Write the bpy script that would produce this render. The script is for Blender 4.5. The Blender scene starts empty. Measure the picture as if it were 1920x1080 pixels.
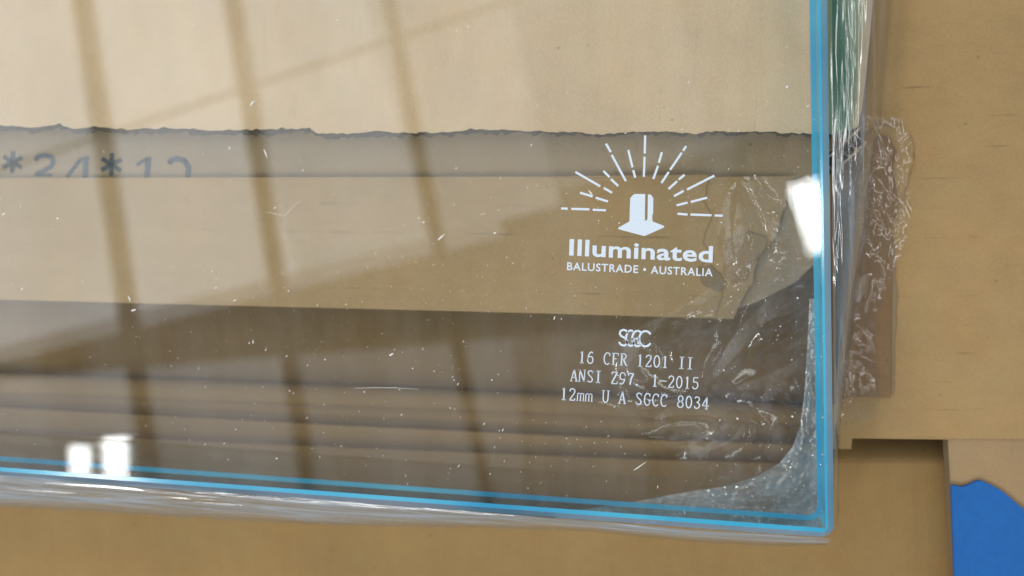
import bpy, bmesh, math, random
from mathutils import Vector, Matrix, noise
from mathutils.geometry import tessellate_polygon

random.seed(7)
S = bpy.context.scene
COL = S.collection

# ------------------------------------------------------------------ camera
F_PX = 1493.0                      # 28 mm equivalent lens, in photograph pixels
CAM_H = 0.179                      # height of the lens above the glass (metres)
NADIR = (1085.0, 330.0)            # where straight-down falls in the picture
_v = Vector(((NADIR[0] - 960) / F_PX, -(NADIR[1] - 540) / F_PX, -1)).normalized()
CAM_R = _v.rotation_difference(Vector((0, 0, -1))).to_matrix()
CAM_P = Vector((0, 0, CAM_H))
cam_d = bpy.data.cameras.new('camera')
cam = bpy.data.objects.new('camera', cam_d)
COL.objects.link(cam)
cam.matrix_world = Matrix.Translation(CAM_P) @ CAM_R.to_4x4()
cam_d.sensor_width = 36
cam_d.lens = F_PX / 1920 * 36
cam_d.clip_start = 0.005
cam_d.clip_end = 50
cam_d.dof.use_dof = True
cam_d.dof.aperture_fstop = 9
S.camera = cam

# ------------------------------------------------------------------ world, exposure
W = bpy.data.worlds.new('World'); S.world = W; W.use_nodes = True
W.node_tree.nodes['Background'].inputs[0].default_value = (0.95, 0.97, 1.0, 1)
W.node_tree.nodes['Background'].inputs[1].default_value = 0.13
S.view_settings.view_transform = 'Standard'
S.view_settings.look = 'None'
S.view_settings.exposure = 0.0
S.view_settings.gamma = 1
S.render.engine = 'CYCLES'
S.cycles.use_denoising = True
S.cycles.transparent_max_bounces = 24
S.cycles.max_bounces = 10
S.cycles.sample_clamp_indirect = 8
S.render.filter_size = 1.9

def P(u, v, z=0.0):
    """point of the place, at height z, that the photograph shows at (u, v)"""
    d = CAM_R @ Vector(((u - 960) / F_PX, -(v - 540) / F_PX, -1))
    return CAM_P + d * ((z - CAM_H) / d.z)

cam_d.dof.focus_distance = (P(1200, 560) - CAM_P).dot(CAM_R @ Vector((0, 0, -1)))

ROOF = 2.5
def RF(u, v, h=ROOF):
    """point of the roof that the glass mirrors at (u, v)"""
    g = P(u, v, 0)
    k = (h + CAM_H) / CAM_H
    return Vector((g.x * k, g.y * k, h))

# ------------------------------------------------------------------ lamps
def area(name, c, ang, sx, sy, L, col=(1, 1, 1)):
    d = bpy.data.lights.new(name, 'AREA')
    d.shape = 'RECTANGLE'; d.size = sx; d.size_y = sy
    d.energy = L * math.pi * sx * sy
    d.color = col
    o = bpy.data.objects.new(name, d)
    o.location = c
    o.rotation_euler = (0, 0, ang)
    COL.objects.link(o)
    return o

# roof lights run along the diagonal purlin that the glass mirrors
_a, _b = RF(0, 650), RF(1050, 385)
PUR = (_b - _a).normalized()
PANG = math.atan2(PUR.y, PUR.x)
PUP = Vector((-PUR.y, PUR.x, 0))
def roof_panel(name, s0, s1, t0, t1, L, col):
    c = _a + PUR * ((s0 + s1) / 2) + PUP * ((t0 + t1) / 2)
    area(name, c, PANG, s1 - s0, t1 - t0, L, col)
LEN = (_b - _a).length
DAY = (0.93, 0.955, 1.0)
roof_panel('roof_or_added_light', -1.5, LEN * 0.55, 0.0, 1.7, 3.0, DAY)
roof_panel('roof_or_added_light', LEN * 0.55, LEN * 0.78, 0.0, 1.7, 2.3, DAY)
roof_panel('roof_or_added_light', LEN * 0.78, LEN * 1.00, 0.0, 1.7, 1.6, DAY)
roof_panel('roof_or_added_light', LEN * 1.00, LEN * 1.25, 0.05, 1.7, 0.9, DAY)
roof_panel('roof_or_added_light', LEN * 1.25, LEN * 1.55, 0.05, 1.7, 0.5, DAY)
roof_panel('roof_or_added_light', -1.8, LEN * 1.0, 2.7, 5.0, 5.2, DAY)  # bay added beyond the mirrored roof, for oblique light from the top
roof_panel('roof_or_added_light', -1.5, LEN * 0.9, -0.055, 0.0, 1.3, DAY)  # thin dim strip added to soften the mirrored purlin edge
# the bay below the purlin
_a, _b = RF(0, 712), RF(900, 640)
PUR = (_b - _a).normalized(); PANG = math.atan2(PUR.y, PUR.x); PUP = Vector((-PUR.y, PUR.x, 0))
LEN = (_b - _a).length
roof_panel('roof_or_added_light', -1.4, LEN * 0.30, -0.9, 0.0, 1.6, DAY)
roof_panel('roof_or_added_light', LEN * 0.30, LEN * 0.62, -0.9, 0.0, 1.3, DAY)
roof_panel('roof_or_added_light', LEN * 0.62, LEN * 1.06, -0.9, 0.0, 0.95, DAY)
roof_panel('roof_or_added_light', LEN * 1.06, LEN * 1.30, -0.9, 0.0, 0.4, DAY)

TUBE = (1.0, 1.0, 0.98)
def tube(p0, p1, w, L=34):
    """a batten lamp whose mirror image runs from p0 to p1, w pixels wide"""
    a, b = RF(*p0, h=ROOF - 0.12), RF(*p1, h=ROOF - 0.12)
    d = b - a
    area('fluorescent_or_added_lamp', (a + b) / 2, math.atan2(d.y, d.x), d.length, w * 0.0018, L, TUBE)
tube((1508, 342), (1545, 470), 50)
tube((148, 838), (170, 1250), 44)
tube((213, 824), (240, 1250), 50)
def added_row(x0, y0, x1, y1, w=0.05, L=24):
    """added light strip for glints and edge brightness, in metres from below the lens"""
    d = Vector((x1 - x0, y1 - y0, 0))
    area('fluorescent_or_added_lamp', Vector(((x0 + x1) / 2, (y0 + y1) / 2, ROOF - 0.12)), math.atan2(d.y, d.x), d.length, w, L, TUBE)
added_row(1.7, -1.6, 1.7, 1.2, 0.06, 13)  # right-hand strips added so the side film catches glints
added_row(2.3, -1.6, 2.3, 1.2, 0.06, 13)
added_row(3.4, -1.6, 3.4, 1.2, 0.08, 13)
added_row(4.6, -1.5, 4.6, 2.5, 0.12, 20)  # added to brighten the right glass edge from the side
added_row(-2.2, -1.72, 1.2, -1.72, 0.16, 9)  # strips added so the bottom film catches glints
added_row(-2.2, -2.5, 1.2, -2.5, 0.16, 9)

# ------------------------------------------------------------------ helpers
def mat_new(name):
    m = bpy.data.materials.new(name); m.use_nodes = True
    nt = m.node_tree; nt.nodes.clear()
    out = nt.nodes.new('ShaderNodeOutputMaterial')
    return m, nt, out

def N(nt, typ, **kw):
    n = nt.nodes.new(typ)
    for k, v in kw.items():
        if k.startswith('i_'):
            key = k[2:]
            n.inputs[int(key) if key.isdigit() else key].default_value = v
        else:
            setattr(n, k, v)
    return n

def math_node(nt, op, a, b=None):
    n = nt.nodes.new('ShaderNodeMath'); n.operation = op
    for i, x in enumerate((a, b)):
        if x is None: continue
        if hasattr(x, 'is_output') or hasattr(x, 'links'):
            nt.links.new(x, n.inputs[i])
        else:
            n.inputs[i].default_value = x
    return n.outputs[0]

def schlick(nt, f0):
    lw = N(nt, 'ShaderNodeLayerWeight'); lw.inputs['Blend'].default_value = 0.5
    p = math_node(nt, 'POWER', lw.outputs['Facing'], 5.0)
    q = math_node(nt, 'MULTIPLY', p, 1 - f0)
    return math_node(nt, 'ADD', q, f0)

def obj(name, verts, faces, mat, parent=None, smooth=False):
    me = bpy.data.meshes.new(name)
    me.from_pydata([tuple(v) for v in verts], [], faces)
    me.update()
    if mat is not None: me.materials.append(mat)
    if smooth:
        me.polygons.foreach_set('use_smooth', [True] * len(me.polygons))
    o = bpy.data.objects.new(name, me)
    COL.objects.link(o)
    if parent is not None: o.parent = parent
    return o

def empty(name, loc=(0, 0, 0)):
    o = bpy.data.objects.new(name, None)
    o.empty_display_size = 0.01
    COL.objects.link(o)
    return o

def tag(o, label=None, cat=None, group=None, kind=None):
    if label: o['label'] = label
    if cat: o['category'] = cat
    if group: o['group'] = group
    if kind: o['kind'] = kind
    return o

def fix_up(vs, fs):
    for i, f in enumerate(fs):
        a, b, c = Vector(vs[f[0]]), Vector(vs[f[1]]), Vector(vs[f[2]])
        if (b - a).cross(c - a).z < 0: fs[i] = tuple(reversed(f))
    return vs, fs

def ragged(pts, step=6, amp=3.0, seed=0, rough=0.045):
    """subdivide a pixel polyline and make it torn"""
    out = []
    for (a, b) in zip(pts[:-1], pts[1:]):
        a, b = Vector(a), Vector(b)
        n = max(1, int((b - a).length / step))
        d = (b - a).normalized() if (b - a).length else Vector((1, 0))
        nn = Vector((-d.y, d.x))
        for i in range(n):
            p = a.lerp(b, i / n)
            r = noise.noise(Vector((p.x * rough, p.y * rough, seed * 7.3))) \
                + 0.5 * noise.noise(Vector((p.x * rough * 3.1, p.y * rough * 3.1, seed * 3.7 + 20)))
            out.append(tuple(p + nn * (r * amp)))
    out.append(tuple(pts[-1]))
    return out

def slab(name, px, z, t, mat, parent=None, wob=0.0):
    """a flat sheet: pixel outline at its top height z, thickness t"""
    top = [P(u, v, z) for u, v in px]
    n = len(top)
    area2 = sum(top[i].x * top[(i + 1) % n].y - top[(i + 1) % n].x * top[i].y for i in range(n))
    if area2 < 0: top = top[::-1]
    if wob:
        top = [p + Vector((0, 0, wob * noise.noise(p * 60))) for p in top]
    bot = [p - Vector((0, 0, t)) for p in top]
    tris = tessellate_polygon([top])
    faces = []
    for a, b, c in tris:
        e = (top[b] - top[a]).cross(top[c] - top[a]).z
        f = (a, b, c) if e > 0 else (a, c, b)
        faces.append(f)
        faces.append(tuple(n + i for i in reversed(f)))
    for i in range(n):
        j = (i + 1) % n
        faces.append((i, n + i, n + j, j))
    return obj(name, top + bot, faces, mat, parent)

# ------------------------------------------------------------------ materials
def cardboard(name, col, ang=0.0, flute=1.0, seed=0.0, streak=1.0, speck=1.0):
    """kraft board; ang = direction of the flutes in the sheet"""
    m, nt, out = mat_new(name)
    L = nt.links.new
    tc = N(nt, 'ShaderNodeTexCoord')
    mp = N(nt, 'ShaderNodeMapping')
    mp.inputs['Rotation'].default_value = (0, 0, -ang)
    mp.inputs['Location'].default_value = (seed * 0.37, seed * 0.21, seed * 0.05)
    L(tc.outputs['Object'], mp.inputs['Vector'])
    def nz(scale, detail=3, sc=(1, 1, 1), rough=0.55):
        q = N(nt, 'ShaderNodeMapping'); q.inputs['Scale'].default_value = sc
        L(mp.outputs[0], q.inputs['Vector'])
        t = N(nt, 'ShaderNodeTexNoise'); t.inputs['Scale'].default_value = scale
        t.inputs['Detail'].default_value = detail; t.inputs['Roughness'].default_value = rough
        L(q.outputs[0], t.inputs['Vector'])
        return t.outputs['Fac']
    fibre = nz(2600, 3, (0.6, 1, 1))
    fine = nz(5200, 2)
    blotch = nz(38, 4)
    mid = nz(260, 4, (0.7, 1, 1))
    v = math_node(nt, 'MULTIPLY', math_node(nt, 'SUBTRACT', fibre, 0.5), 0.34)
    v = math_node(nt, 'ADD', v, math_node(nt, 'MULTIPLY', math_node(nt, 'SUBTRACT', fine, 0.5), 0.30))
    v = math_node(nt, 'ADD', v, math_node(nt, 'MULTIPLY', math_node(nt, 'SUBTRACT', blotch, 0.5), 0.34))
    v = math_node(nt, 'ADD', v, math_node(nt, 'MULTIPLY', math_node(nt, 'SUBTRACT', mid, 0.5), 0.15))
    v = math_node(nt, 'ADD', v, 1.0)
    # rubbed lines along the flutes, 7.3 mm apart
    sep = N(nt, 'ShaderNodeSeparateXYZ'); L(mp.outputs[0], sep.inputs[0])
    wig = math_node(nt, 'MULTIPLY', math_node(nt, 'SUBTRACT', nz(60, 2, (0.3, 0, 0)), 0.5), 0.0012)
    yy = math_node(nt, 'ADD', sep.outputs['Y'], wig)
    ph = math_node(nt, 'MULTIPLY', yy, 2 * math.pi / 0.0073)
    sn = math_node(nt, 'SINE', ph)
    ln = N(nt, 'ShaderNodeMapRange', i_1=0.965, i_2=1.0); L(sn, ln.inputs[0])
    brk = N(nt, 'ShaderNodeMapRange', i_1=0.54, i_2=0.74); L(nz(95, 4, (0.9, 2.2, 1)), brk.inputs[0])
    line = math_node(nt, 'MULTIPLY', ln.outputs[0], brk.outputs[0])
    v = math_node(nt, 'SUBTRACT', v, math_node(nt, 'MULTIPLY', line, 0.30 * streak))
    # dark flecks in the pulp
    vo = N(nt, 'ShaderNodeTexVoronoi'); vo.inputs['Scale'].default_value = 330
    L(mp.outputs[0], vo.inputs['Vector'])
    fl = N(nt, 'ShaderNodeMapRange', i_1=0.16, i_2=0.06); L(vo.outputs['Distance'], fl.inputs[0])
    pick = N(nt, 'ShaderNodeMapRange', i_1=0.60, i_2=0.70); L(nz(150, 2), pick.inputs[0])
    v = math_node(nt, 'SUBTRACT', v, math_node(nt, 'MULTIPLY', math_node(nt, 'MULTIPLY', fl.outputs[0], pick.outputs[0]), 0.45 * speck))
    mulc = N(nt, 'ShaderNodeVectorMath', operation='SCALE')
    hue = N(nt, 'ShaderNodeMix', data_type='RGBA')
    hue.inputs[6].default_value = (col[0] * 1.03, col[1] * 0.96, col[2] * 0.88, 1)
    hue.inputs[7].default_value = (col[0] * 0.97, col[1] * 1.04, col[2] * 1.12, 1)
    L(nz(70, 3), hue.inputs[0])
    L(hue.outputs[2], mulc.inputs[0]); L(v, mulc.inputs['Scale'])
    b = N(nt, 'ShaderNodeBsdfPrincipled'); b.inputs['Roughness'].default_value = 0.75
    b.inputs['Specular IOR Level'].default_value = 0.18
    L(mulc.outputs[0], b.inputs['Base Color'])
    h = math_node(nt, 'MULTIPLY', sn, -0.000035 * flute)
    h = math_node(nt, 'ADD', h, math_node(nt, 'MULTIPLY', fibre, 0.000035))
    h = math_node(nt, 'ADD', h, math_node(nt, 'MULTIPLY', mid, 0.00004))
    bp = N(nt, 'ShaderNodeBump'); bp.inputs['Strength'].default_value = 1.0
    bp.inputs['Distance'].default_value = 1.0
    L(h, bp.inputs['Height']); L(bp.outputs[0], b.inputs['Normal'])
    L(b.outputs[0], out.inputs['Surface'])
    return m

def glass_clear(name, f0=0.042, tint=(0.972, 0.985, 0.98), smear=0.0):
    m, nt, out = mat_new(name); L = nt.links.new
    tr = N(nt, 'ShaderNodeBsdfTransparent'); tr.inputs[0].default_value = (*tint, 1)
    gl = N(nt, 'ShaderNodeBsdfGlossy'); gl.inputs['Roughness'].default_value = 0.0
    mx = N(nt, 'ShaderNodeMixShader')
    L(schlick(nt, f0), mx.inputs[0]); L(tr.outputs[0], mx.inputs[1]); L(gl.outputs[0], mx.inputs[2])
    if not smear:
        L(mx.outputs[0], out.inputs['Surface'])
        return m
    tc = N(nt, 'ShaderNodeTexCoord'); mp = N(nt, 'ShaderNodeMapping')
    mp.inputs['Rotation'].default_value = (0, 0, 0.5); mp.inputs['Scale'].default_value = (1, 0.25, 1)
    L(tc.outputs['Object'], mp.inputs['Vector'])
    nz = N(nt, 'ShaderNodeTexNoise'); nz.inputs['Scale'].default_value = 45; nz.inputs['Detail'].default_value = 7
    nz.inputs['Roughness'].default_value = 0.7
    L(mp.outputs[0], nz.inputs['Vector'])
    mr = N(nt, 'ShaderNodeMapRange', i_1=0.42, i_2=0.75, i_3=0.004, i_4=smear); L(nz.outputs['Fac'], mr.inputs[0])
    df = N(nt, 'ShaderNodeBsdfDiffuse'); df.inputs[0].default_value = (0.85, 0.87, 0.9, 1)
    m2 = N(nt, 'ShaderNodeMixShader'); L(mr.outputs[0], m2.inputs[0]); L(mx.outputs[0], m2.inputs[1]); L(df.outputs[0], m2.inputs[2])
    L(m2.outputs[0], out.inputs['Surface'])
    return m

def glass_edge(name, col, tint, frost, gloss=0.06):
    """ground, polished edge of the glass: coloured by the iron in it, part clear part frosted"""
    m, nt, out = mat_new(name); L = nt.links.new
    tr = N(nt, 'ShaderNodeBsdfTransparent'); tr.inputs[0].default_value = (*tint, 1)
    df = N(nt, 'ShaderNodeBsdfDiffuse'); df.inputs[0].default_value = (*col, 1)
    tl = N(nt, 'ShaderNodeBsdfTranslucent'); tl.inputs[0].default_value = (*col, 1)
    m1 = N(nt, 'ShaderNodeMixShader', i_0=0.3); L(df.outputs[0], m1.inputs[1]); L(tl.outputs[0], m1.inputs[2])
    tc = N(nt, 'ShaderNodeTexCoord')
    nz = N(nt, 'ShaderNodeTexNoise'); nz.inputs['Scale'].default_value = 40
    L(tc.outputs['Object'], nz.inputs['Vector'])
    nb = N(nt, 'ShaderNodeTexNoise'); nb.inputs['Scale'].default_value = 14; nb.inputs['Detail'].default_value = 5
    L(tc.outputs['Object'], nb.inputs['Vector'])
    rb = N(nt, 'ShaderNodeMapRange', i_1=0.36, i_2=0.62); L(nb.outputs['Fac'], rb.inputs[0])
    cm = N(nt, 'ShaderNodeMix', data_type='RGBA'); L(rb.outputs[0], cm.inputs[0])
    cm.inputs[6].default_value = (col[0] * 0.3, col[1] * 0.62, col[2] * 0.74, 1)
    cm.inputs[7].default_value = (min(1, col[0] * 1.3), min(1, col[1] * 1.08), col[2], 1)
    L(cm.outputs[2], df.inputs[0]); L(cm.outputs[2], tl.inputs[0])
    fr = math_node(nt, 'ADD', math_node(nt, 'MULTIPLY', math_node(nt, 'SUBTRACT', nz.outputs['Fac'], 0.5), 0.3), frost)
    m2 = N(nt, 'ShaderNodeMixShader'); L(fr, m2.inputs[0]); L(tr.outputs[0], m2.inputs[1]); L(m1.outputs[0], m2.inputs[2])
    gl = N(nt, 'ShaderNodeBsdfGlossy'); gl.inputs['Roughness'].default_value = 0.12
    m3 = N(nt, 'ShaderNodeMixShader'); L(schlick(nt, gloss), m3.inputs[0]); L(m2.outputs[0], m3.inputs[1]); L(gl.outputs[0], m3.inputs[2])
    L(m3.outputs[0], out.inputs['Surface'])
    return m

def film_mat(name, haze, col=(0.86, 0.88, 0.92), f0=0.09, rough=0.07, var=0.6, tint=(0.97, 0.98, 0.98)):
    m, nt, out = mat_new(name); L = nt.links.new
    tr = N(nt, 'ShaderNodeBsdfTransparent'); tr.inputs[0].default_value = (*tint, 1)
    df = N(nt, 'ShaderNodeBsdfDiffuse'); df.inputs[0].default_value = (*col, 1)
    tl = N(nt, 'ShaderNodeBsdfTranslucent'); tl.inputs[0].default_value = (*col, 1)
    m1 = N(nt, 'ShaderNodeMixShader', i_0=0.4); L(df.outputs[0], m1.inputs[1]); L(tl.outputs[0], m1.inputs[2])
    at = N(nt, 'ShaderNodeAttribute', attribute_name='haze')
    hz = math_node(nt, 'MULTIPLY', at.outputs['Fac'], haze)
    m2 = N(nt, 'ShaderNodeMixShader'); L(hz, m2.inputs[0]); L(tr.outputs[0], m2.inputs[1]); L(m1.outputs[0], m2.inputs[2])
    gl = N(nt, 'ShaderNodeBsdfGlossy'); gl.inputs['Roughness'].default_value = rough
    m3 = N(nt, 'ShaderNodeMixShader'); L(schlick(nt, f0), m3.inputs[0]); L(m2.outputs[0], m3.inputs[1]); L(gl.outputs[0], m3.inputs[2])
    L(m3.outputs[0], out.inputs['Surface'])
    return m

def plain(name, col, rough=0.6, spec=0.3, grain=0.0, gscale=900):
    m, nt, out = mat_new(name); L = nt.links.new
    b = N(nt, 'ShaderNodeBsdfPrincipled'); b.inputs['Roughness'].default_value = rough
    b.inputs['Specular IOR Level'].default_value = spec
    tc = N(nt, 'ShaderNodeTexCoord')
    nz = N(nt, 'ShaderNodeTexNoise'); nz.inputs['Scale'].default_value = gscale; nz.inputs['Detail'].default_value = 4
    L(tc.outputs['Object'], nz.inputs['Vector'])
    k = math_node(nt, 'ADD', math_node(nt, 'MULTIPLY', math_node(nt, 'SUBTRACT', nz.outputs['Fac'], 0.5), grain), 1.0)
    sc = N(nt, 'ShaderNodeVectorMath', operation='SCALE'); sc.inputs[0].default_value = col
    L(k, sc.inputs['Scale']); L(sc.outputs[0], b.inputs['Base Color'])
    L(b.outputs[0], out.inputs['Surface'])
    return m

KRAFT = (0.46, 0.32, 0.165)
M = {}
M['boardA'] = cardboard('kraft_pale', (0.60, 0.44, 0.27), math.radians(88), 1.0, 1, 0.5)
M['boardB'] = cardboard('kraft_printed', (0.36, 0.265, 0.155), 0.0, 0.6, 2, 0.4)
M['boardC'] = cardboard('kraft_strip', (0.40, 0.272, 0.132), math.radians(-1), 1.0, 3, 1.3)
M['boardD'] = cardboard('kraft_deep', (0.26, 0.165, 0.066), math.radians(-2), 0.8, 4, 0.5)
M['boardE'] = cardboard('kraft_lower', (0.315, 0.20, 0.078), math.radians(90), 0.8, 5, 0.4)
M['boardF'] = cardboard('kraft_right', (0.36, 0.24, 0.108), math.radians(1), 0.9, 6, 1.3)
M['boardG'] = cardboard('kraft_flap', (0.34, 0.232, 0.122), math.radians(90), 0.5, 7, 0.3)
M['boardH'] = cardboard('kraft_brown', (0.23, 0.145, 0.075), math.radians(0), 0.8, 8, 0.9)
M['ply_shade'] = cardboard('torn_ply_shade', (0.13, 0.11, 0.075), 0.3, 0.3, 9, 0.3)  # darkened to stand in for the gap shadow under the torn edge
M['flute'] = cardboard('fluted_medium', (0.26, 0.19, 0.11), 0.3, 0.3, 10, 0.2)
M['flute_shade'] = plain('flute_shadow_board', (0.05, 0.042, 0.03), 0.9, 0.1, 0.5, 700)  # near-black colour stands in for shade inside the flutes
M['glass'] = glass_clear('float_glass')
M['glass_dusty'] = glass_clear('float_glass_smeared', smear=0.06)
M['edge_right'] = glass_edge('ground_edge', (0.17, 0.76, 1.0), (0.10, 0.60, 0.56), 0.95)
M['edge_bottom'] = glass_edge('polished_edge', (0.08, 0.50, 0.85), (0.62, 0.86, 0.88), 0.16)
M['arris'] = glass_edge('arris', (0.10, 0.66, 1.0), (0.3, 0.75, 0.9), 0.95)
M['arris_soft'] = glass_edge('arris_outer', (0.56, 0.72, 0.95), (0.74, 0.87, 0.92), 0.52)
M['ink_white'] = plain('screen_printed_frit', (0.68, 0.77, 0.86), 0.5, 0.4, 0.25, 2500)
M['ink_blue'] = plain('stamp_ink', (0.075, 0.095, 0.105), 0.7, 0.2, 0.9, 500)
M['blue'] = plain('blue_sheet', (0.011, 0.122, 0.40), 0.6, 0.3, 0.3, 700)
M['dust'] = plain('dust', (0.85, 0.83, 0.78), 0.8, 0.2, 0.2, 900)
M['steel'] = plain('painted_steel', (0.10, 0.085, 0.06), 0.7, 0.2, 0.3, 4)
M['floor'] = plain('dark_floor', (0.12, 0.10, 0.08), 0.8, 0.2, 0.4, 60)

# ------------------------------------------------------------------ the setting
def boxm(name, c, d, w, h, length, mat, parent=None):
    n = Vector((-d.y, d.x, 0))
    vs = []
    for sz in (-h / 2, h / 2):
        for sl, sw in ((-1, -1), (1, -1), (1, 1), (-1, 1)):
            vs.append(c + d * (sl * length / 2) + n * (sw * w / 2) + Vector((0, 0, sz)))
    fs = [(3, 2, 1, 0), (4, 5, 6, 7), (0, 1, 5, 4), (1, 2, 6, 5), (2, 3, 7, 6), (3, 0, 4, 7)]
    return obj(name, vs, fs, mat, parent)

fl = slab('floor', [(-2500, -2500), (4500, -2500), (4500, 3000), (-2500, 3000)], -0.075, 0.01, M['floor'])
tag(fl, 'dark floor under the packing cardboard', None, None, 'structure')

ceil = empty('ceiling'); tag(ceil, 'steel roof frame mirrored in the glass', None, None, 'structure')
def roof_beam(p0, p1, wpx, depth=0.08, drop=0.03, ext=3.0):
    h = ROOF - drop - depth / 2
    a, b = RF(*p0, h=h), RF(*p1, h=h)
    d = (b - a).normalized()
    boxm('roof_beam', (a + b) / 2, d, wpx * 0.0017, depth, (b - a).length + ext, M['steel'], ceil)
roof_beam((152, 0), (242, 620), 17)
roof_beam((435, 0), (572, 870), 19)
roof_beam((728, 0), (908, 900), 20)
roof_beam((20, 310), (880, 25), 6, 0.015, 0.01)
roof_beam((-160, 0), (-80, 620), 20)

# ------------------------------------------------------------------ cardboard packing, lowest first
def board(name, label, outline, z, t, mat, wob=0.0):
    o = empty(name)
    tag(o, label, 'cardboard')
    slab('liner', outline, z, 0.0004, mat, o, wob)
    slab('core', [(u, v) for u, v in outline], z - 0.00042, t - 0.0008, M['flute'], o, wob)
    return o

# recess under the glass
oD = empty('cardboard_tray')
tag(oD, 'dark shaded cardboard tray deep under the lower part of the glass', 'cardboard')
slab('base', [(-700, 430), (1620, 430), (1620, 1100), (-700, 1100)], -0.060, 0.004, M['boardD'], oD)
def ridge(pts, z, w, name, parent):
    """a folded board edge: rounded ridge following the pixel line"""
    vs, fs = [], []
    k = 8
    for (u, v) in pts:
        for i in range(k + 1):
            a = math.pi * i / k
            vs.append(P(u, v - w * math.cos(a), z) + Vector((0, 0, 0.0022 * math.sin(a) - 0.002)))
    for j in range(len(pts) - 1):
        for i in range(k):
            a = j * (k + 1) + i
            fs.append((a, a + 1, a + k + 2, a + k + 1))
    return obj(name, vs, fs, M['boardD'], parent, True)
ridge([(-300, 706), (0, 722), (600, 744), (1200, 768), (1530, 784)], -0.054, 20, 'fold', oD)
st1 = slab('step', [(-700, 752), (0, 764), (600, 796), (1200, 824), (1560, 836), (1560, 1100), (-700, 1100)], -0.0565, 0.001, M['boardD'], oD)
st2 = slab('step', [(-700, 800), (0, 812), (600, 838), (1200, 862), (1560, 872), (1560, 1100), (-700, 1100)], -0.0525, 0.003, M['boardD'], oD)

# printed board
oB = board('printed_cardboard', 'grey brown cardboard stencilled with blue figures below the torn edge',
           [(-500, 150), (1532, 150), (1532, 490), (1490, 530), (1420, 566), (1345, 592), (1000, 582), (-500, 540)], -0.0245, 0.004, M['boardB'])

# strip lying over the print
oC = empty('cardboard_strip')
tag(oC, 'wide cardboard strip with scuffed flute lines and a torn right end', 'cardboard')
tearL = ragged([(1330, 328), (1318, 372), (1332, 402), (1318, 452), (1338, 486), (1306, 502), (1322, 532), (1352, 548), (1340, 597)], 5, 6, 3)
slab('liner', [(-500, 336), (0, 334), (1000, 331)] + tearL + [(1000, 587), (0, 562), (-500, 545)], -0.0225, 0.0003, M['boardC'], oC)
tearP = ragged([(1490, 330), (1476, 372), (1462, 410), (1452, 448), (1440, 462), (1420, 482), (1412, 528), (1392, 560), (1376, 598)], 5, 8, 5)
slab('inner_ply', [(-500, 337), (1300, 332)] + tearP + [(1000, 586), (0, 561), (-500, 544)], -0.0229, 0.0003, M['boardC'], oC)
tearQ = ragged([(1440, 335), (1430, 372), (1405, 430), (1398, 470), (1372, 515), (1352, 560), (1345, 597)], 5, 8, 8)
slab('core', [(-500, 338), (1300, 333)] + tearQ + [(1000, 585), (0, 560), (-500, 543)], -0.0233, 0.0003, M['flute'], oC)
slab('torn_flap', ragged([(1362, 452), (1400, 436), (1442, 446), (1432, 470), (1408, 490), (1398, 520), (1376, 530), (1358, 510), (1362, 452)], 4, 5, 11), -0.0223, 0.0002, M['boardG'], oC, 0.0006)
slab('scuff', ragged([(1305, 505), (1330, 498), (1352, 512), (1362, 534), (1348, 548), (1322, 536), (1305, 505)], 4, 5, 12), -0.0224, 0.0001, M['flute'], oC)

# lower board, seen outside the glass at the bottom
oE = board('lower_cardboard', 'smooth brown cardboard running along the bottom below the glass',
           [(-800, 845), (0, 895), (640, 948), (1300, 988), (1540, 990), (1540, 868), (1812, 868), (1820, 1500), (-800, 1500)], -0.0345, 0.004, M['boardE'])
def bent_edge():
    """the upper end of the lower board, bent down under the sheet beside it"""
    vs, fs = [], []
    k = 14
    for i in range(k + 1):
        t = i / k
        z = -0.0345 - 0.015 * t ** 1.5
        vs += [P(1538, 869 - 78 * t, z), P(1815, 869 - 78 * t, z)]
    for i in range(k): fs.append((2 * i, 2 * i + 1, 2 * i + 3, 2 * i + 2))
    vs, fs = fix_up(vs, fs)
    obj('bent_edge', vs, fs, M['boardE'], oE, True)
bent_edge()
# right board
oF = board('right_cardboard', 'plain cardboard sheet filling the right side beside the glass',
           [(1538, -700), (1538, 842), (1596, 842), (1598, 822), (1776, 824), (1785, 822), (2700, 831), (2700, -700)], -0.0255, 0.004, M['boardF'])
oG = board('cardboard_flap', 'pinkish brown cardboard flap beside the blue sheet at lower right',
           [(1777, 814), (2700, 818), (2700, 1600), (1806, 1600), (1792, 1080)], -0.0262, 0.004, M['boardG'])

# blue sheet
bl = slab('blue_sheet', ragged([(1783, 909), (1806, 913), (1818, 909)], 6, 0.8, 1) +
          ragged([(1832, 902), (1842, 901), (1858, 910), (1880, 922), (1903, 942), (1960, 985)], 6, 1.2, 2) + [(2100, 1100), (2100, 1500), (1806, 1500), (1790, 1080)],
          -0.0250, 0.0006, M['blue'], None, 0.0008)
tag(bl, 'matt blue sheet lying on the cardboard in the lower right corner', 'blue sheet')

# brown torn piece beside the glass
oH = empty('torn_cardboard_piece')
tag(oH, 'brown torn cardboard piece under crinkled film right of the glass', 'cardboard')
slab('liner', ragged([(1560, 250), (1640, 255), (1668, 262), (1680, 290), (1674, 330), (1682, 380), (1674, 420)], 5, 5, 15)[:-1] + [(1674, 420), (1672, 560), (1670, 746), (1600, 742), (1560, 760)], -0.0235, 0.0005, M['boardH'], oH, 0.0008)
slab('inner_ply', ragged([(1640, 235), (1690, 240), (1708, 262), (1712, 300), (1700, 335), (1690, 370), (1660, 380), (1640, 330), (1640, 235)], 5, 6, 17), -0.0242, 0.0004, M['boardF'], oH, 0.0008)
slab('inner_ply', ragged([(1575, 745), (1676, 738), (1680, 560), (1676, 440)], 8, 3, 18) + [(1575, 440)], -0.0246, 0.0006, M['flute'], oH)

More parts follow.
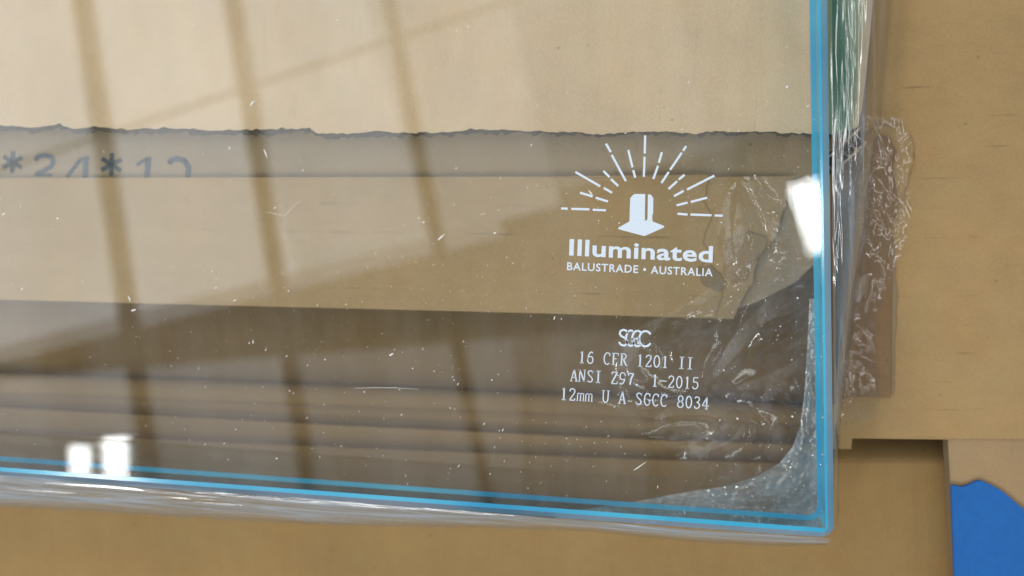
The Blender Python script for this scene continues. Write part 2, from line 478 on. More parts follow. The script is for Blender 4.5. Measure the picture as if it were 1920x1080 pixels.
# upper board with torn lower edge
oA = empty('torn_cardboard_sheet')
tag(oA, 'pale cardboard sheet with ragged torn lower edge under upper part of glass', 'cardboard')
edgeA = [(-400, 233), (0, 234), (60, 240), (110, 233), (140, 241), (170, 238), (240, 242), (300, 240), (380, 244), (480, 243), (580, 240), (595, 250), (640, 252), (700, 246), (740, 250), (830, 248), (890, 242), (960, 244), (1080, 248), (1120, 252), (1180, 247), (1250, 246), (1290, 250), (1360, 247), (1440, 247), (1500, 250), (1545, 250)]
eA1 = ragged(edgeA, 5, 3.2, 21, 0.09)
sideA = [(1562, 252), (1588, 244), (1608, 238), (1616, 205), (1624, 140), (1632, 60), (1640, -40), (1650, -300), (1655, -700)]
slab('liner', eA1 + sideA + [(-400, -700)], -0.0134, 0.0004, M['boardA'], oA)
eA2 = ragged([(u, v + 9 - 4 * min(1, max(0, (u - 500) / 700))) for u, v in edgeA], 4, 7, 25, 0.08)
slab('lower_liner_shade', eA2 + [(1545, 262)] + [(u + 1, v + 8) for u, v in sideA[1:3]] + sideA[3:] + [(-400, -700)], -0.0172, 0.0004, M['ply_shade'], oA)  # dark lip paints the shadow gap below the tear
# fluted medium between the liners, open at the torn edge
def fluted(name, edge, back, z0, z1, pitch_px, parent, mat):
    vs, fs = [], []
    n = int((edge[-1][0] - edge[0][0]) / (pitch_px / 8))
    def at(x):
        for (a, b) in zip(edge[:-1], edge[1:]):
            if a[0] <= x <= b[0]:
                return a[1] + (b[1] - a[1]) * (x - a[0]) / max(1e-6, b[0] - a[0])
        return edge[-1][1]
    for i in range(n + 1):
        x = edge[0][0] + (edge[-1][0] - edge[0][0]) * i / n
        z = (z0 + z1) / 2 + (z0 - z1) / 2 * 0.96 * math.sin(2 * math.pi * i / 8)
        y = at(x) - 1.5 + 3 * noise.noise(Vector((x * 0.12, 3, 1)))
        vs.append(P(x, y, z)); vs.append(P(x + 4, y - back, z))
    for i in range(n):
        fs.append((2 * i, 2 * i + 1, 2 * i + 3, 2 * i + 2))
    return obj(name, vs, fs, mat, parent, True)
fluted('fluted_medium', edgeA, 240, -0.0138, -0.0171, 61, oA, M['flute'])
# crushed corner that shows the flutes end-on
def crushed_corner():
    a, b = Vector((1548, 300)), Vector((1612, 241))
    dn = Vector((13, 25))
    n = 40
    for k, name, off in ((0, 'crushed_liner', 0.0), (1, 'crushed_liner', 1.0)):
        vs, fs = [], []
        for i in range(n + 1):
            p = a.lerp(b, i / n) + dn * off + Vector((0, 1.6 * noise.noise(Vector((i * 0.3, k * 9, 0)))))
            for q, zz in ((-2.6, 0), (2.6, -0.0004)):
                vs.append(P(p.x, p.y + q, -0.0136 - 0.0012 * off + zz))
        for i in range(n):
            fs.append((2 * i, 2 * i + 1, 2 * i + 3, 2 * i + 2))
        obj(name, vs, fs, M['boardA'], oA, True)
    vs, fs = [], []
    for i in range(n + 1):
        w = 0.5 + 0.42 * math.sin(i * 2 * math.pi / 9)
        p = a.lerp(b, i / n) + dn * w
        for q, zz in ((-1.5, 0), (1.5, -0.0004)):
            vs.append(P(p.x, p.y + q, -0.0140 + zz))
    for i in range(n):
        fs.append((2 * i, 2 * i + 1, 2 * i + 3, 2 * i + 2))
    obj('fluted_medium', vs, fs, M['boardA'], oA, True)
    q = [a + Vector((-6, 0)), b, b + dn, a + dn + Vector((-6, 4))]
    slab('flute_shade_slab', [tuple(v) for v in q], -0.0150, 0.0012, M['flute_shade'], oA)  # solid dark slab painted as shade in the flute openings
crushed_corner()

# ------------------------------------------------------------------ stencilled figures on the printed board
def stroke_mesh(strokes, mapf, cap=True):
    """strokes: list of (points, width) in glyph units -> flat ribbons through mapf"""
    vs, fs = [], []
    for pts, w in strokes:
        pts = [Vector((p[0], p[1])) for p in pts]
        n = len(pts)
        if n == 1:
            c = pts[0]; b = len(vs)
            for i in range(10):
                a = 2 * math.pi * i / 10
                vs.append(mapf(c.x + w / 2 * math.cos(a), c.y + w / 2 * math.sin(a)))
            fs.append(tuple(range(b, b + 10))); continue
        L, R = [], []
        for i, p in enumerate(pts):
            d0 = (pts[i] - pts[i - 1]).normalized() if i > 0 else None
            d1 = (pts[i + 1] - pts[i]).normalized() if i < n - 1 else None
            d = (d0 + d1) if (d0 and d1) else (d0 or d1)
            if d.length < 1e-6: d = d1
            d = d.normalized()
            nn = Vector((-d.y, d.x))
            k = 1.0
            if d0 and d1: k = 1 / max(0.45, nn.dot(Vector((-d0.y, d0.x))))
            L.append(p + nn * (w / 2 * k)); R.append(p - nn * (w / 2 * k))
        b = len(vs)
        for l, r in zip(L, R):
            vs.append(mapf(l.x, l.y)); vs.append(mapf(r.x, r.y))
        for i in range(n - 1):
            fs.append((b + 2 * i, b + 2 * i + 1, b + 2 * i + 3, b + 2 * i + 2))
    return vs, fs

def ell(cx, cy, rx, ry, a0=0, a1=360, n=18):
    return [(cx + rx * math.cos(math.radians(a0 + (a1 - a0) * i / n)), cy + ry * math.sin(math.radians(a0 + (a1 - a0) * i / n))) for i in range(n + 1)]

ZB = -0.0245 + 0.00012
def sten(name, strokes):
    vs, fs = stroke_mesh(strokes, lambda x, y: P(x / 4.8, 210 + y / 4.8, ZB))
    for i, f in enumerate(fs):
        a, b, c = (Vector(vs[f[0]]), Vector(vs[f[1]]), Vector(vs[f[2]]))
        if (b - a).cross(c - a).z < 0: fs[i] = tuple(reversed(f))
    return obj(name, vs, fs, M['ink_blue'], oB)
def star(cx, cy, r):
    return [([(cx + r * math.cos(math.radians(a)), cy + r * math.sin(math.radians(a))), (cx - r * math.cos(math.radians(a)), cy - r * math.sin(math.radians(a)))], 40) for a in (92, 32, 152)]
sten('printed_star', star(113, 452, 100))
sten('printed_figure', [([(318, 438), (345, 398), (400, 388), (455, 402), (480, 440), (462, 490), (390, 532), (322, 556)], 42), ([(312, 567), (468, 567)], 28)])
sten('printed_figure', [([(600, 590), (660, 510), (735, 415)], 36), ([(772, 398), (765, 640)], 52), ([(580, 612), (830, 612)], 34)])
sten('printed_star', star(1003, 474, 104))
sten('printed_figure', [([(1230, 478), (1275, 450), (1330, 420)], 34), ([(1338, 405), (1315, 650)], 52)])
sten('printed_figure', [([(1520, 465), (1545, 432), (1600, 420), (1660, 440), (1698, 500), (1690, 580), (1640, 660), (1560, 720)], 50)])

# ------------------------------------------------------------------ the glass
T = 0.012; AR = 0.0014; AR2 = 0.0018
gp = empty('glass_panel')
tag(gp, 'clear glass panel with cyan ground edges and white printed logo', 'glass panel')
# outline of the finished edge (outer arris) and of the flat top face, as pixel lines on z = 0
C_out = Vector((1564, 1009)); R_top = Vector((1552, -600)); B_left = Vector((-900, 812))
p_c = P(*C_out, -AR); p_r = P(1551, 0, -AR); p_b = P(0, 892, -AR)
dr = (p_r - p_c).normalized(); db = (p_b - p_c).normalized()
far_r = p_c + dr * 0.40; far_b = p_c + db * 0.52
far = p_c + dr * 0.40 + db * 0.52
def ring(inset, z, rad=0.0034, n=10):
    """outline offset inwards by inset, with a rounded near corner"""
    ir, ib = db, dr                      # inward of the right edge is along db, of the bottom edge along dr
    base = p_c + ir * inset + ib * inset
    r = max(rad - inset, 0.0009)
    pts = []
    o = base + ir * r + ib * r
    pts.append(base + dr * (0.40))
    for i in range(n + 1):
        a = (math.pi / 2) * i / n
        pts.append(o - ir * (r * math.cos(a)) - ib * (r * math.sin(a)))
    pts.append(base + db * 0.52)
    return [Vector((p.x, p.y, z)) for p in pts]
far_pts = lambda z: [Vector((far.x, far.y, z))]
def facexy(name, pts, mat, up=True):
    pts = pts[:]
    tris = tessellate_polygon([pts])
    fs = []
    for a, b, c in tris:
        e = (pts[b] - pts[a]).cross(pts[c] - pts[a]).z
        f = (a, b, c)
        if (e > 0) != up: f = (a, c, b)
        fs.append(f)
    return obj(name, pts, fs, mat, gp)
r_top = ring(AR2, 0.0); r_o1 = ring(0, -AR); r_o2 = ring(0, -T + AR); r_bot = ring(0.0007, -T)
facexy('upper_face', r_top + far_pts(0), M['glass_dusty'], True)
facexy('lower_face', r_bot + far_pts(-T), M['glass'], False)
def strip(name, ra, rb, i0, i1, mat):
    vs = ra[i0:i1 + 1] + rb[i0:i1 + 1]
    n = i1 - i0 + 1
    fs = [(i, n + i, n + i + 1, i + 1) for i in range(n - 1)]
    return obj(name, vs, fs, mat, gp, False)
n = len(r_top) - 1
mid = 6
strip('right_edge', r_o1, r_o2, 0, mid, M['edge_right'])
strip('front_edge', r_o1, r_o2, mid, n, M['edge_bottom'])
strip('arris', r_top, r_o1, 0, mid, M['arris_soft'])
strip('arris', r_top, r_o1, mid, n, M['arris_soft'])
strip('arris', r_o2, r_bot, 0, mid, M['arris'])
strip('arris', r_o2, r_bot, mid, n, M['arris'])
# polished line where the flat face meets the arris
def edge_line(name, r, i0, i1, w, mat, z):
    a = r[i0:i1 + 1]
    c = sum(r, Vector()) / len(r)
    ins = (db + dr).normalized()
    vs, fs = [], []
    for i, p in enumerate(a):
        t = (a[min(i + 1, len(a) - 1)] - a[max(i - 1, 0)]).normalized()
        nn = Vector((-t.y, t.x, 0))
        if nn.dot(ins) < 0: nn = -nn
        vs += [Vector((p.x, p.y, z)), Vector((p.x, p.y, z)) + nn * w]
    for i in range(len(a) - 1):
        fs.append((2 * i, 2 * i + 1, 2 * i + 3, 2 * i + 2))
    return obj(name, vs, fs, mat, gp)
edge_line('edge_line', r_top, 0, mid, 0.00055, M['arris'], 0.00004)
edge_line('edge_line', r_top, mid, n, 0.0011, M['arris'], 0.00004)

# ------------------------------------------------------------------ printing on the glass
ZP = 0.00008
logo = empty('logo_print'); logo.parent = gp
LG = lambda x, y: P(1020 + x / 3.484, 230 + y / 3.484, ZP)
rays = [
 [((112,560),(155,562)),((178,563),(297,566)),((318,569),(405,572))],
 [((235,457),(318,482)),((338,490),(418,515))],
 [((205,322),(368,416)),((390,426),(445,458))],
 [((388,315),(428,356)),((437,368),(485,414))],
 [((405,137),(436,192)),((442,210),(535,382))],
 [((551,178),(578,292)),((583,310),(596,360))],
 [((661,83),(658,202)),((657,222),(652,354))],
 [((770,192),(750,262)),((745,282),(714,368))],
 [((929,153),(908,184)),((900,196),(824,308)),((815,322),(767,394))],
 [((918,340),(880,372)),((870,382),(813,434))],
 [((1113,346),(934,437)),((912,446),(849,480))],
 [((1066,490),(958,518)),((938,522),(866,540))],
 [((872,595),(938,600)),((957,600),(1095,605)),((1115,606),(1168,608))]]
for r in rays:
    vs, fs = fix_up(*stroke_mesh([([a, b], 14.5) for a, b in r], LG))
    obj('ray', vs, fs, M['ink_white'], logo)
def flat_poly(name, polys, mapf, parent):
    vs, fs = [], []
    for poly in polys:
        pts = [mapf(*p) for p in poly]
        b = len(vs); vs += pts
        for t in tessellate_polygon([pts]): fs.append(tuple(b + i for i in t))
    vs, fs = fix_up(vs, fs)
    return obj(name, vs, fs, M['ink_white'], parent)
flat_poly('post_mark', [
  [(563,492),(588,466),(661,466),(659,642),(676,632),(679,468),(697,470),(714,492),(713,590),(707,606),(708,645),(783,674),(785,684),(655,741),(487,696),(485,686),(558,645)]],
  LG, logo)

def text_mesh(name, body, p0, p1, up, bold, parent, space=1.0, lean=0.0):
    """built-in lettering laid on the glass: baseline from p0 to p1, cap height vector up (pixels)"""
    cu = bpy.data.curves.new('lettering', 'FONT')
    cu.body = body; cu.offset = bold; cu.space_character = space
    cu.resolution_u = 3
    to = bpy.data.objects.new('lettering', cu)
    COL.objects.link(to)
    dg = bpy.context.evaluated_depsgraph_get(); dg.update()
    me = to.evaluated_get(dg).to_mesh()
    vs = [Vector(v.co) for v in me.vertices]
    fs = [tuple(p.vertices) for p in me.polygons]
    to.evaluated_get(dg).to_mesh_clear()
    bpy.data.objects.remove(to); bpy.data.curves.remove(cu)
    x0 = min(v.x for v in vs); x1 = max(v.x for v in vs); y1 = max(v.y for v in vs)
    y0 = 0.0
    p0, p1, up = Vector(p0), Vector(p1), Vector(up)
    def mp(v):
        q = p0 + (p1 - p0) * ((v.x - x0) / (x1 - x0)) + up * ((v.y - y0) / (y1 - y0))
        return P(q.x, q.y, ZP)
    vs = [mp(v) for v in vs]
    vs, fs = fix_up(vs, fs)
    return obj(name, vs, fs, M['ink_white'], parent)
text_mesh('lettering', 'Illuminated', (1067, 478), (1336, 491.5), (1.2, -30), 0.022, logo, 1.04)
text_mesh('lettering', 'BALUSTRADE \u2022 AUSTRALIA', (1063, 506), (1336, 518), (0.6, -14.6), 0.016, logo, 1.12)

TH, TN = 0.17, 0.115
def vst(x, y0=0.0, y1=1.6, w=TH): return ([(x, y0), (x, y1)], w)
def hst(x0, x1, y, w=TN): return ([(x0, y), (x1, y)], w)
G = {
 '1': [vst(.5), ([(.3, 1.36), (.5, 1.56)], TN), hst(.28, .74, .04)],
 '6': [(ell(.5, .5, .32, .47), .13), ([(.78, 1.40), (.62, 1.56), (.40, 1.42), (.24, 1.0), (.18, .5)], .13)],
 'C': [(ell(.54, .8, .38, .77, 48, 312), .13), vst(.82, 1.15, 1.55, TN)],
 'F': [vst(.28), hst(.1, .86, 1.56), vst(.85, 1.28, 1.56, TN), hst(.28, .66, .84), hst(.1, .48, .04)],
 'R': [vst(.26), ([(.1, 1.56), (.55, 1.56), (.76, 1.40), (.78, 1.2), (.70, .95), (.52, .82), (.26, .82)], .12), ([(.48, .82), (.84, .04)], TH), hst(.08, .44, .04), hst(.76, .98, .04)],
 '2': [([(.2, 1.18), (.26, 1.45), (.5, 1.56), (.74, 1.44), (.80, 1.18), (.68, .86), (.40, .42), (.2, .08)], .13), hst(.18, .82, .06, .13), vst(.82, .06, .32, TN)],
 '0': [(ell(.5, .8, .32, .76), .14)],
 'I': [vst(.5), hst(.24, .76, 1.56), hst(.24, .76, .04)],
 'A': [([(.16, .04), (.5, 1.58)], TN), ([(.5, 1.58), (.84, .04)], TH), hst(.27, .72, .52), hst(.04, .32, .04), hst(.68, .98, .04)],
 'N': [vst(.2, w=TN), ([(.2, 1.56), (.80, .04)], TH), vst(.80, w=TN), hst(.06, .34, .04), hst(.66, .94, 1.56), hst(.06, .24, 1.56)],
 'S': [([(.78, 1.22), (.74, 1.45), (.5, 1.56), (.27, 1.44), (.22, 1.2), (.36, .96), (.64, .70), (.80, .42), (.72, .14), (.5, .04), (.26, .14), (.2, .42)], .13), vst(.8, 1.2, 1.54, TN), vst(.2, .06, .42, TN)],
 'Z': [hst(.18, .84, 1.55), ([(.82, 1.55), (.16, .05)], TH), hst(.14, .86, .05), vst(.18, 1.25, 1.55, TN), vst(.86, .05, .35, TN)],
 '9': [(ell(.5, 1.1, .32, .47), .13), ([(.22, .20), (.38, .04), (.60, .18), (.76, .6), (.82, 1.1)], .13)],
 '7': [hst(.18, .84, 1.52, .13), ([(.83, 1.52), (.56, .86), (.44, .04)], TH), vst(.19, 1.2, 1.54, TN)],
 '.': [([(.3, .1)], .24)],
 '-': [hst(.05, .95, .82, .11)],
 '5': [hst(.25, .82, 1.54, .12), vst(.26, .86, 1.54, TN), ([(.26, .88), (.5, .98), (.74, .86), (.82, .52), (.70, .16), (.46, .04), (.24, .14), (.18, .36)], .13)],
 'm': [vst(.14, .02, 1.02, .12), vst(.50, .02, .98, .12), vst(.86, .02, .98, .12), ([(.14, .86), (.30, 1.02), (.46, .98), (.5, .86)], TN), ([(.5, .86), (.66, 1.02), (.82, .98), (.86, .86)], TN), hst(.02, .26, .04, .08), hst(.40, .60, .04, .08), hst(.76, .98, .04, .08)],
 'U': [([(.22, 1.56), (.22, .45), (.32, .14), (.52, .04), (.70, .14), (.80, .45), (.80, 1.56)], .13), hst(.06, .40, 1.56), hst(.64, .96, 1.56)],
 'G': [(ell(.52, .8, .36, .77, 48, 330), .13), vst(.80, 1.15, 1.55, TN), vst(.80, .2, .72, TH), hst(.58, .96, .72)],
 '8': [(ell(.5, 1.18, .27, .37), .13), (ell(.5, .42, .33, .38), .13)],
 '3': [([(.22, 1.32), (.32, 1.50), (.5, 1.56), (.72, 1.42), (.74, 1.16), (.62, .92), (.42, .86)], .13), ([(.42, .86), (.68, .74), (.82, .46), (.70, .14), (.46, .04), (.26, .12), (.18, .34)], .13)],
 '4': [([(.64, 1.56), (.12, .46)], TN), hst(.12, .94, .46, .11), vst(.64), hst(.46, .82, .04)],
 ' ': []}
stamp = empty('certification_print'); stamp.parent = gp
def type_line(body, p0, p1, up, parent):
    p0, p1, up = Vector(p0), Vector(p1), Vector(up)
    st = []
    for i, ch in enumerate(body):
        for pts, w in G[ch]:
            st.append(([(x + i, y) for x, y in pts], w))
    n = len(body)
    def mp(x, y):
        q = p0 + (p1 - p0) * (x / n) + up * (y / 1.6)
        return P(q.x, q.y, ZP)
    vs, fs = fix_up(*stroke_mesh(st, mp))
    obj('lettering', vs, fs, M['ink_white'], parent)
type_line('16 CFR 1201 II', (1083, 680.5), (1301, 693), (1.2, -22.6), stamp)
type_line('ANSI Z97. 1-2015', (1068, 714.5), (1311, 730.5), (1.2, -22.8), stamp)
type_line('12mm U A SGCC 8034', (1049, 749.5), (1330, 768), (1.2, -23), stamp)
def sg(x, y): return P(1020 + x / 5.142, 590 + y / 5.142, ZP)
vs, fs = fix_up(*stroke_mesh([
  ([(806,178),(790,152),(764,146),(738,158),(730,184),(744,206),(776,222),(800,246),(800,280),(776,298),(744,292),(722,264)], 19),
  (ell(836, 226, 44, 74, 55, 300), 19), ([(836, 234), (866, 236), (862, 290)], 17),
  (ell(902, 230, 52, 74, 50, 305), 19), ([(880, 230), (912, 232), (908, 285)], 17),
  (ell(978, 232, 60, 74, 35, 325), 19)], sg))
obj('monogram', vs, fs, M['ink_white'], stamp)

# ------------------------------------------------------------------ stretch film
def resample(pl, n):
    pts = [Vector(p) for p in pl]
    d = [0]
    for a, b in zip(pts[:-1], pts[1:]): d.append(d[-1] + (b - a).length)
    out = []
    j = 0
    for i in range(n):
        t = d[-1] * i / (n - 1)
        while j < len(pts) - 2 and d[j + 1] < t: j += 1
        k = (t - d[j]) / max(1e-9, d[j + 1] - d[j])
        out.append(pts[j].lerp(pts[j + 1], min(1, max(0, k))))
    return out

def film(name, inner, outer, ns, nt_, prof, amp, fs_, ft, mat, seed, label, parent=None, edge=0.0, haze=None, zmin=None, zmax=None, crumple=0.0, cs=0.03, rid=1.0, base=0.4):
    """thin plastic between two pixel lines; prof(t) gives the height, wrinkles run along the lines"""
    A, B = resample(inner, ns), resample(outer, ns)
    vs, fs, hz = [], [], []
    for i in range(ns):
        s = i / (ns - 1)
        ln = i * (A[1] - A[0]).length
        for j in range(nt_):
            t = j / (nt_ - 1)
            q = A[i].lerp(B[i], t)
            if edge and j == nt_ - 1:
                q = q + Vector((noise.noise(Vector((ln * .03, seed, 0))), noise.noise(Vector((ln * .03, seed, 9))))) * edge
            z = prof(s, t)
            ac = t * (A[i] - B[i]).length
            w = 0.0
            for o, (f, a) in enumerate(((1, 1), (2.3, .55), (5.1, .28))):
                nzv = noise.noise(Vector((ln * fs_ * f ** 0.6, ac * ft * f, seed * 5.1 + o * 11)))
                w += a * (1 - 2 * abs(nzv)) * 0.7
            c = 0.0
            if crumple:
                wx = noise.noise(Vector((q.x * cs * .6, q.y * cs * .6, seed + 70))) * 1.2
                wy = noise.noise(Vector((q.x * cs * .6, q.y * cs * .6, seed + 80))) * 1.2
                for o, (f, a) in enumerate(((1, 1), (2.2, .3))):
                    c += a * abs(noise.noise(Vector((q.x * cs * f + wx, q.y * cs * f + wy, seed + o * 3)))) * 1.6
            fade = min(1, 6 * t, 6 * (1 - t) + 0.25)
            z += (amp * w * fade) + crumple * c * min(1, 5 * t + .2)
            if zmax is not None: z = min(z, zmax)
            if zmin is not None: z = max(z, zmin)
            vs.append(P(q.x, q.y, z))
            rg = 1 - abs(noise.noise(Vector((ln * fs_ * 1.3, ac * ft * 1.9, seed + 40)))) * 2.2
            rg2 = 1 - abs(noise.noise(Vector((ln * fs_ * 2.1, ac * ft * 3.7, seed + 60)))) * 2.2
            hzz = base + 0.7 * noise.noise(Vector((ln * fs_ * .8, ac * ft * .5, seed + 50))) + rid * (1.0 * max(0, rg) ** 5 + 0.7 * max(0, rg2) ** 5)
            if haze: hzz *= haze(s, t)
            hz.append(max(0.02, min(2.0, hzz)))
    for i in range(ns - 1):
        for j in range(nt_ - 1):
            a = i * nt_ + j
            fs.append((a, a + 1, a + nt_ + 1, a + nt_))
    vs, fs = fix_up(vs, fs)
    o = obj(name, vs, fs, mat, parent, True)
    at = o.data.attributes.new('haze', 'FLOAT', 'POINT')
    at.data.foreach_set('value', hz)
    if parent is None: tag(o, label, 'plastic film')
    return o

M['film_right'] = film_mat('stretch_film_right', 0.28, (0.74, 0.78, 0.86), 0.17, 0.08)
M['film_bottom'] = film_mat('stretch_film_bottom', 0.66, (0.62, 0.69, 0.76), 0.17, 0.10)
M['film_corner'] = film_mat('stretch_film_corner', 0.50, (0.60, 0.71, 0.79), 0.12, 0.10)
M['film_under'] = film_mat('stretch_film_under', 0.07, (0.66, 0.70, 0.95), 0.048, 0.08)
M['film_scrap'] = film_mat('stretch_film_scrap', 0.04, (0.85, 0.85, 0.88), 0.06, 0.06)

film('stretch_film', [(1553, -300), (1556, 0), (1559, 250), (1562, 500), (1564, 800), (1566, 985)],
     [(1676, -300), (1672, 0), (1660, 130), (1650, 240), (1640, 330), (1628, 430), (1606, 560), (1590, 690), (1576, 800), (1571, 985)],
     340, 44, lambda s, t: -0.0016 - 0.0040 * t - 0.0155 * t ** 8, 0.00030, 0.0014, 0.026, M['film_right'], 3,
     'wrinkled stretch film hanging along the right glass edge', None, 3.0,
     lambda s, t: 1.0 - 0.92 * min(1, max(0, (0.52 - s) * 18)) * min(1, max(0, (0.62 - t) * 8)))
film('stretch_film', [(-300, 862), (0, 890), (400, 921), (640, 940), (1000, 968), (1280, 992), (1450, 1003), (1556, 1010)],
     [(-300, 925), (0, 950), (200, 960), (440, 976), (640, 986), (900, 989), (1100, 996), (1280, 1014), (1450, 1024), (1552, 1022)],
     420, 40, lambda s, t: -0.0016 - 0.0035 * t - 0.012 * t ** 8, 0.00042, 0.0026, 0.050, M['film_bottom'], 8,
     'streaky wrinkled stretch film along the bottom glass edge', None, 3.0, None, None, None, 0.0, 0.03, 0.8, 0.75)
film('stretch_film', [(1040, 962), (1160, 946), (1290, 922), (1360, 912), (1420, 893), (1462, 868), (1486, 838), (1500, 800), (1508, 740), (1513, 660), (1518, 560)],
     [(1040, 972), (1160, 980), (1290, 990), (1380, 998), (1470, 1003), (1545, 1004), (1556, 960), (1558, 900), (1559, 800), (1559, 690), (1558, 560)],
     300, 46, lambda s, t: -0.0134, 0.0003, 0.02, 0.05, M['film_corner'], 14,
     'frosty folded film tucked under the bottom right glass corner', None, 0, lambda s, t: 0.9, None, -0.0122, 0.0005, 0.05, 0.15, 0.85)
film('stretch_film', ragged([(1385, 330), (1340, 420), (1360, 520), (1250, 590), (1150, 640), (1090, 720), (1180, 790), (1260, 850), (1330, 915)], 30, 12, 30),
     [(1530, 330), (1530, 420), (1528, 520), (1527, 590), (1526, 640), (1524, 720), (1522, 790), (1518, 850), (1500, 915)],
     220, 120, lambda s, t: -0.0168 + 0.0008 * math.sin(6 * s + 3 * t), 0.00005, 0.02, 0.02, M['film_under'], 19,
     'loose crumpled clear film under the glass beside the white lettering', None, 0, lambda s, t: min(1, t * 3), None, -0.0126, 0.0022, 0.0062)
mt, nt, out = mat_new('teal_spill_tint')  # added tint strip standing in for teal light leaving the glass edge
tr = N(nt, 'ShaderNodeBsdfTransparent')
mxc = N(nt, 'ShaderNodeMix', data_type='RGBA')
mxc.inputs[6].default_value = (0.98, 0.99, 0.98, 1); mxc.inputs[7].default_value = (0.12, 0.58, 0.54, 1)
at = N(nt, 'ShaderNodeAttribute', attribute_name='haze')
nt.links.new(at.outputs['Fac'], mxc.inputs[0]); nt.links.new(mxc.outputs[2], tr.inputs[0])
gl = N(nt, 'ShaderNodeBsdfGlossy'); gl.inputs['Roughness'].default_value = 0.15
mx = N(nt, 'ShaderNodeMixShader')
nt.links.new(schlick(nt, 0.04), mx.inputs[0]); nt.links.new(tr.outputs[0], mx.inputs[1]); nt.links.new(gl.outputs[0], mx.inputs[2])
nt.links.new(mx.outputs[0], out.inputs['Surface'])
M['spill_teal'] = mt
M['spill_blue'] = mt.copy(); M['spill_blue'].name = 'blue_spill_tint'  # bluer copy for the lower part of the painted light spill
[n for n in M['spill_blue'].node_tree.nodes if n.type == 'MIX'][0].inputs[7].default_value = (0.10, 0.40, 0.66, 1)
film('blue_spill_tint', [(1562, 262), (1566, 500), (1567, 700), (1568, 860)],
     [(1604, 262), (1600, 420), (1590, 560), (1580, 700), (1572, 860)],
     120, 24, lambda s, t: -0.0108 - 0.0012 * t, 0.0001, 0.004, 0.04, M['spill_blue'], 47,
     'added bluish tint strip for light spill below the torn corner', None, 0, lambda s, t: (1 - t) ** 0.7, None, None, 0, 0.03, 0.3, 0.80)
film('teal_spill_tint', [(1556, -300), (1560, 0), (1562, 262)],
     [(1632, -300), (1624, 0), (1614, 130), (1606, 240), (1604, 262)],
     120, 24, lambda s, t: -0.0110 - 0.0012 * t, 0.0001, 0.004, 0.04, M['spill_teal'], 41,
     'added greenish tint strip for light spill beside the right glass edge', None, 0, lambda s, t: (1 - t) ** 0.8 * (1.0 + 0.3 * s), None, None, 0, 0.03, 0.05, 1.15)
film('film_scrap', [(1585, 215), (1588, 300), (1590, 420), (1580, 560), (1572, 700), (1570, 800)],
     ragged([(1690, 222), (1712, 270), (1704, 340), (1710, 400), (1690, 470), (1660, 540), (1640, 640), (1650, 730), (1640, 785)], 12, 6, 33),
     200, 70, lambda s, t: -0.0205 - 0.003 * t, 0.0001, 0.02, 0.03, M['film_scrap'], 27,
     'clear crinkled film scrap with bright glints over brown torn cardboard', None, 0, None, -0.0252, None, 0.0020, 0.0085)

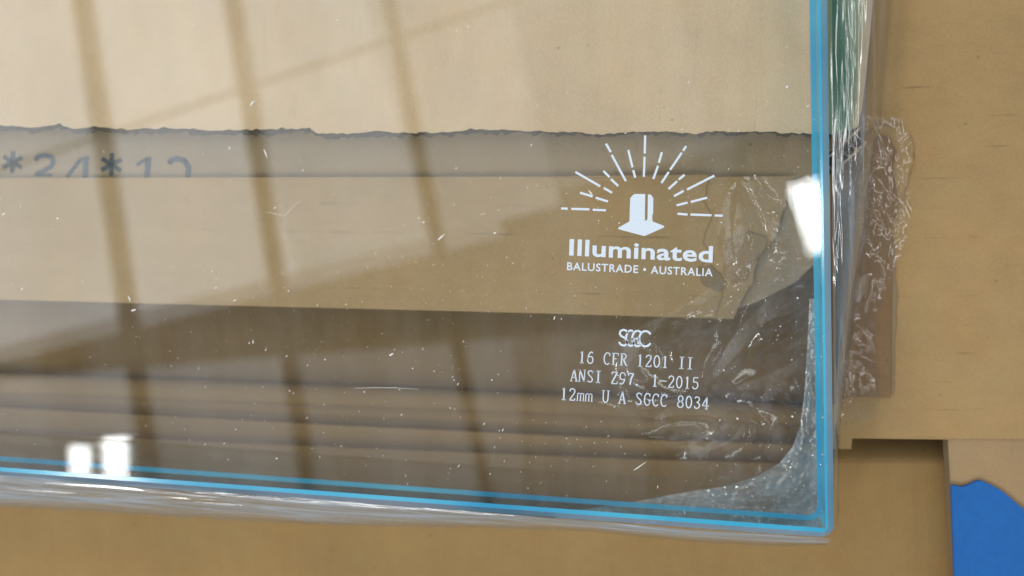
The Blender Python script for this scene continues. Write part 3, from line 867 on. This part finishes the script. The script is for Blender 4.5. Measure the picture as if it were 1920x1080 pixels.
# ------------------------------------------------------------------ dust and lint on the glass
def dust():
    vs, fs = [], []
    rnd = random.Random(11)
    count = 0
    while count < 2000:
        u, v = rnd.uniform(-20, 1545), rnd.uniform(-10, 960)
        if v > 850 + u * 0.075: continue
        if 1040 < u < 1345 and (440 < v < 530 or 610 < v < 782): continue
        keep = 0.25 + 0.75 * min(1, max(0, (v - 240) / 250)) * (0.45 + 0.55 * u / 1540)
        if v < 245: keep *= 0.55
        if rnd.random() > keep: continue
        count += 1
        c = P(u, v, 0.00003)
        r = 0.000035 + 0.00011 * rnd.random() ** 4
        if rnd.random() < 0.05: r *= 1.8
        el = 1 + (rnd.random() ** 6) * 3.0
        a = rnd.gauss(0.9, 0.5)
        ax = Vector((math.cos(a), math.sin(a), 0)); ay = Vector((-ax.y, ax.x, 0))
        b = len(vs)
        k = 6
        for i in range(k):
            t = 2 * math.pi * i / k
            rr = r * rnd.uniform(.7, 1.2)
            vs.append(c + ax * (rr * el * math.cos(t)) + ay * (rr * math.sin(t)))
        vs.append(c + Vector((0, 0, r * 0.7)))
        for i in range(k): fs.append((b + i, b + (i + 1) % k, b + k))
    o = obj('dust', vs, fs, M['dust'])
    tag(o, 'white dust specks scattered over the glass', None, None, 'stuff')
dust()
def lint(pts, r, label, name='lint'):
    vs, fs = [], []
    k = 6
    q = [P(u, v, r * 0.7) for u, v in pts]
    for i, p in enumerate(q):
        t = (q[min(i + 1, len(q) - 1)] - q[max(0, i - 1)]).normalized()
        nn = Vector((-t.y, t.x, 0))
        rr = r * (0.45 if i in (0, len(q) - 1) else random.uniform(.75, 1.15))
        for j in range(k):
            a = 2 * math.pi * j / k
            vs.append(p + nn * (rr * math.cos(a)) + Vector((0, 0, rr * 0.6 * math.sin(a))))
    for i in range(len(q) - 1):
        for j in range(k):
            a = i * k + j; b = i * k + (j + 1) % k
            fs.append((a, b, b + k, a + k))
    fs.append(tuple(range(k))[::-1]); fs.append(tuple(range((len(q) - 1) * k, len(q) * k)))
    o = obj(name, vs, fs, M['dust'], None, True)
    tag(o, label, 'lint')
    return o
lint([(469, 198), (473, 193), (478, 188)], 0.00028, 'white lint chip on the glass above the torn edge')
lint([(495, 280), (498, 287), (501, 296)], 0.00026, 'white lint chip on the glass just below the torn edge')
lint([(821, 450), (827, 445), (834, 439)], 0.00024, 'slanting white lint splinter on the glass left of the logo')
lint([(497, 399), (506, 398), (515, 401), (524, 402), (532, 406), (540, 398), (548, 388), (556, 381), (565, 376)], 0.000035, 'curly lint thread on the glass over the cardboard strip')
lint([(664, 728), (700, 727), (740, 727), (785, 730)], 0.00007, 'long pale scratch like thread on the lower glass')
lint([(240, 555), (243, 560), (244, 566)], 0.00022, 'tiny lint chip near the lower left of the cardboard strip')
lint([(1188, 882), (1196, 877), (1204, 871), (1212, 866)], 0.00012, 'pale lint smear near the bottom of the glass')
lint([(1104, 357), (1108, 362), (1111, 366)], 0.00024, 'small lint chip between the left logo rays')
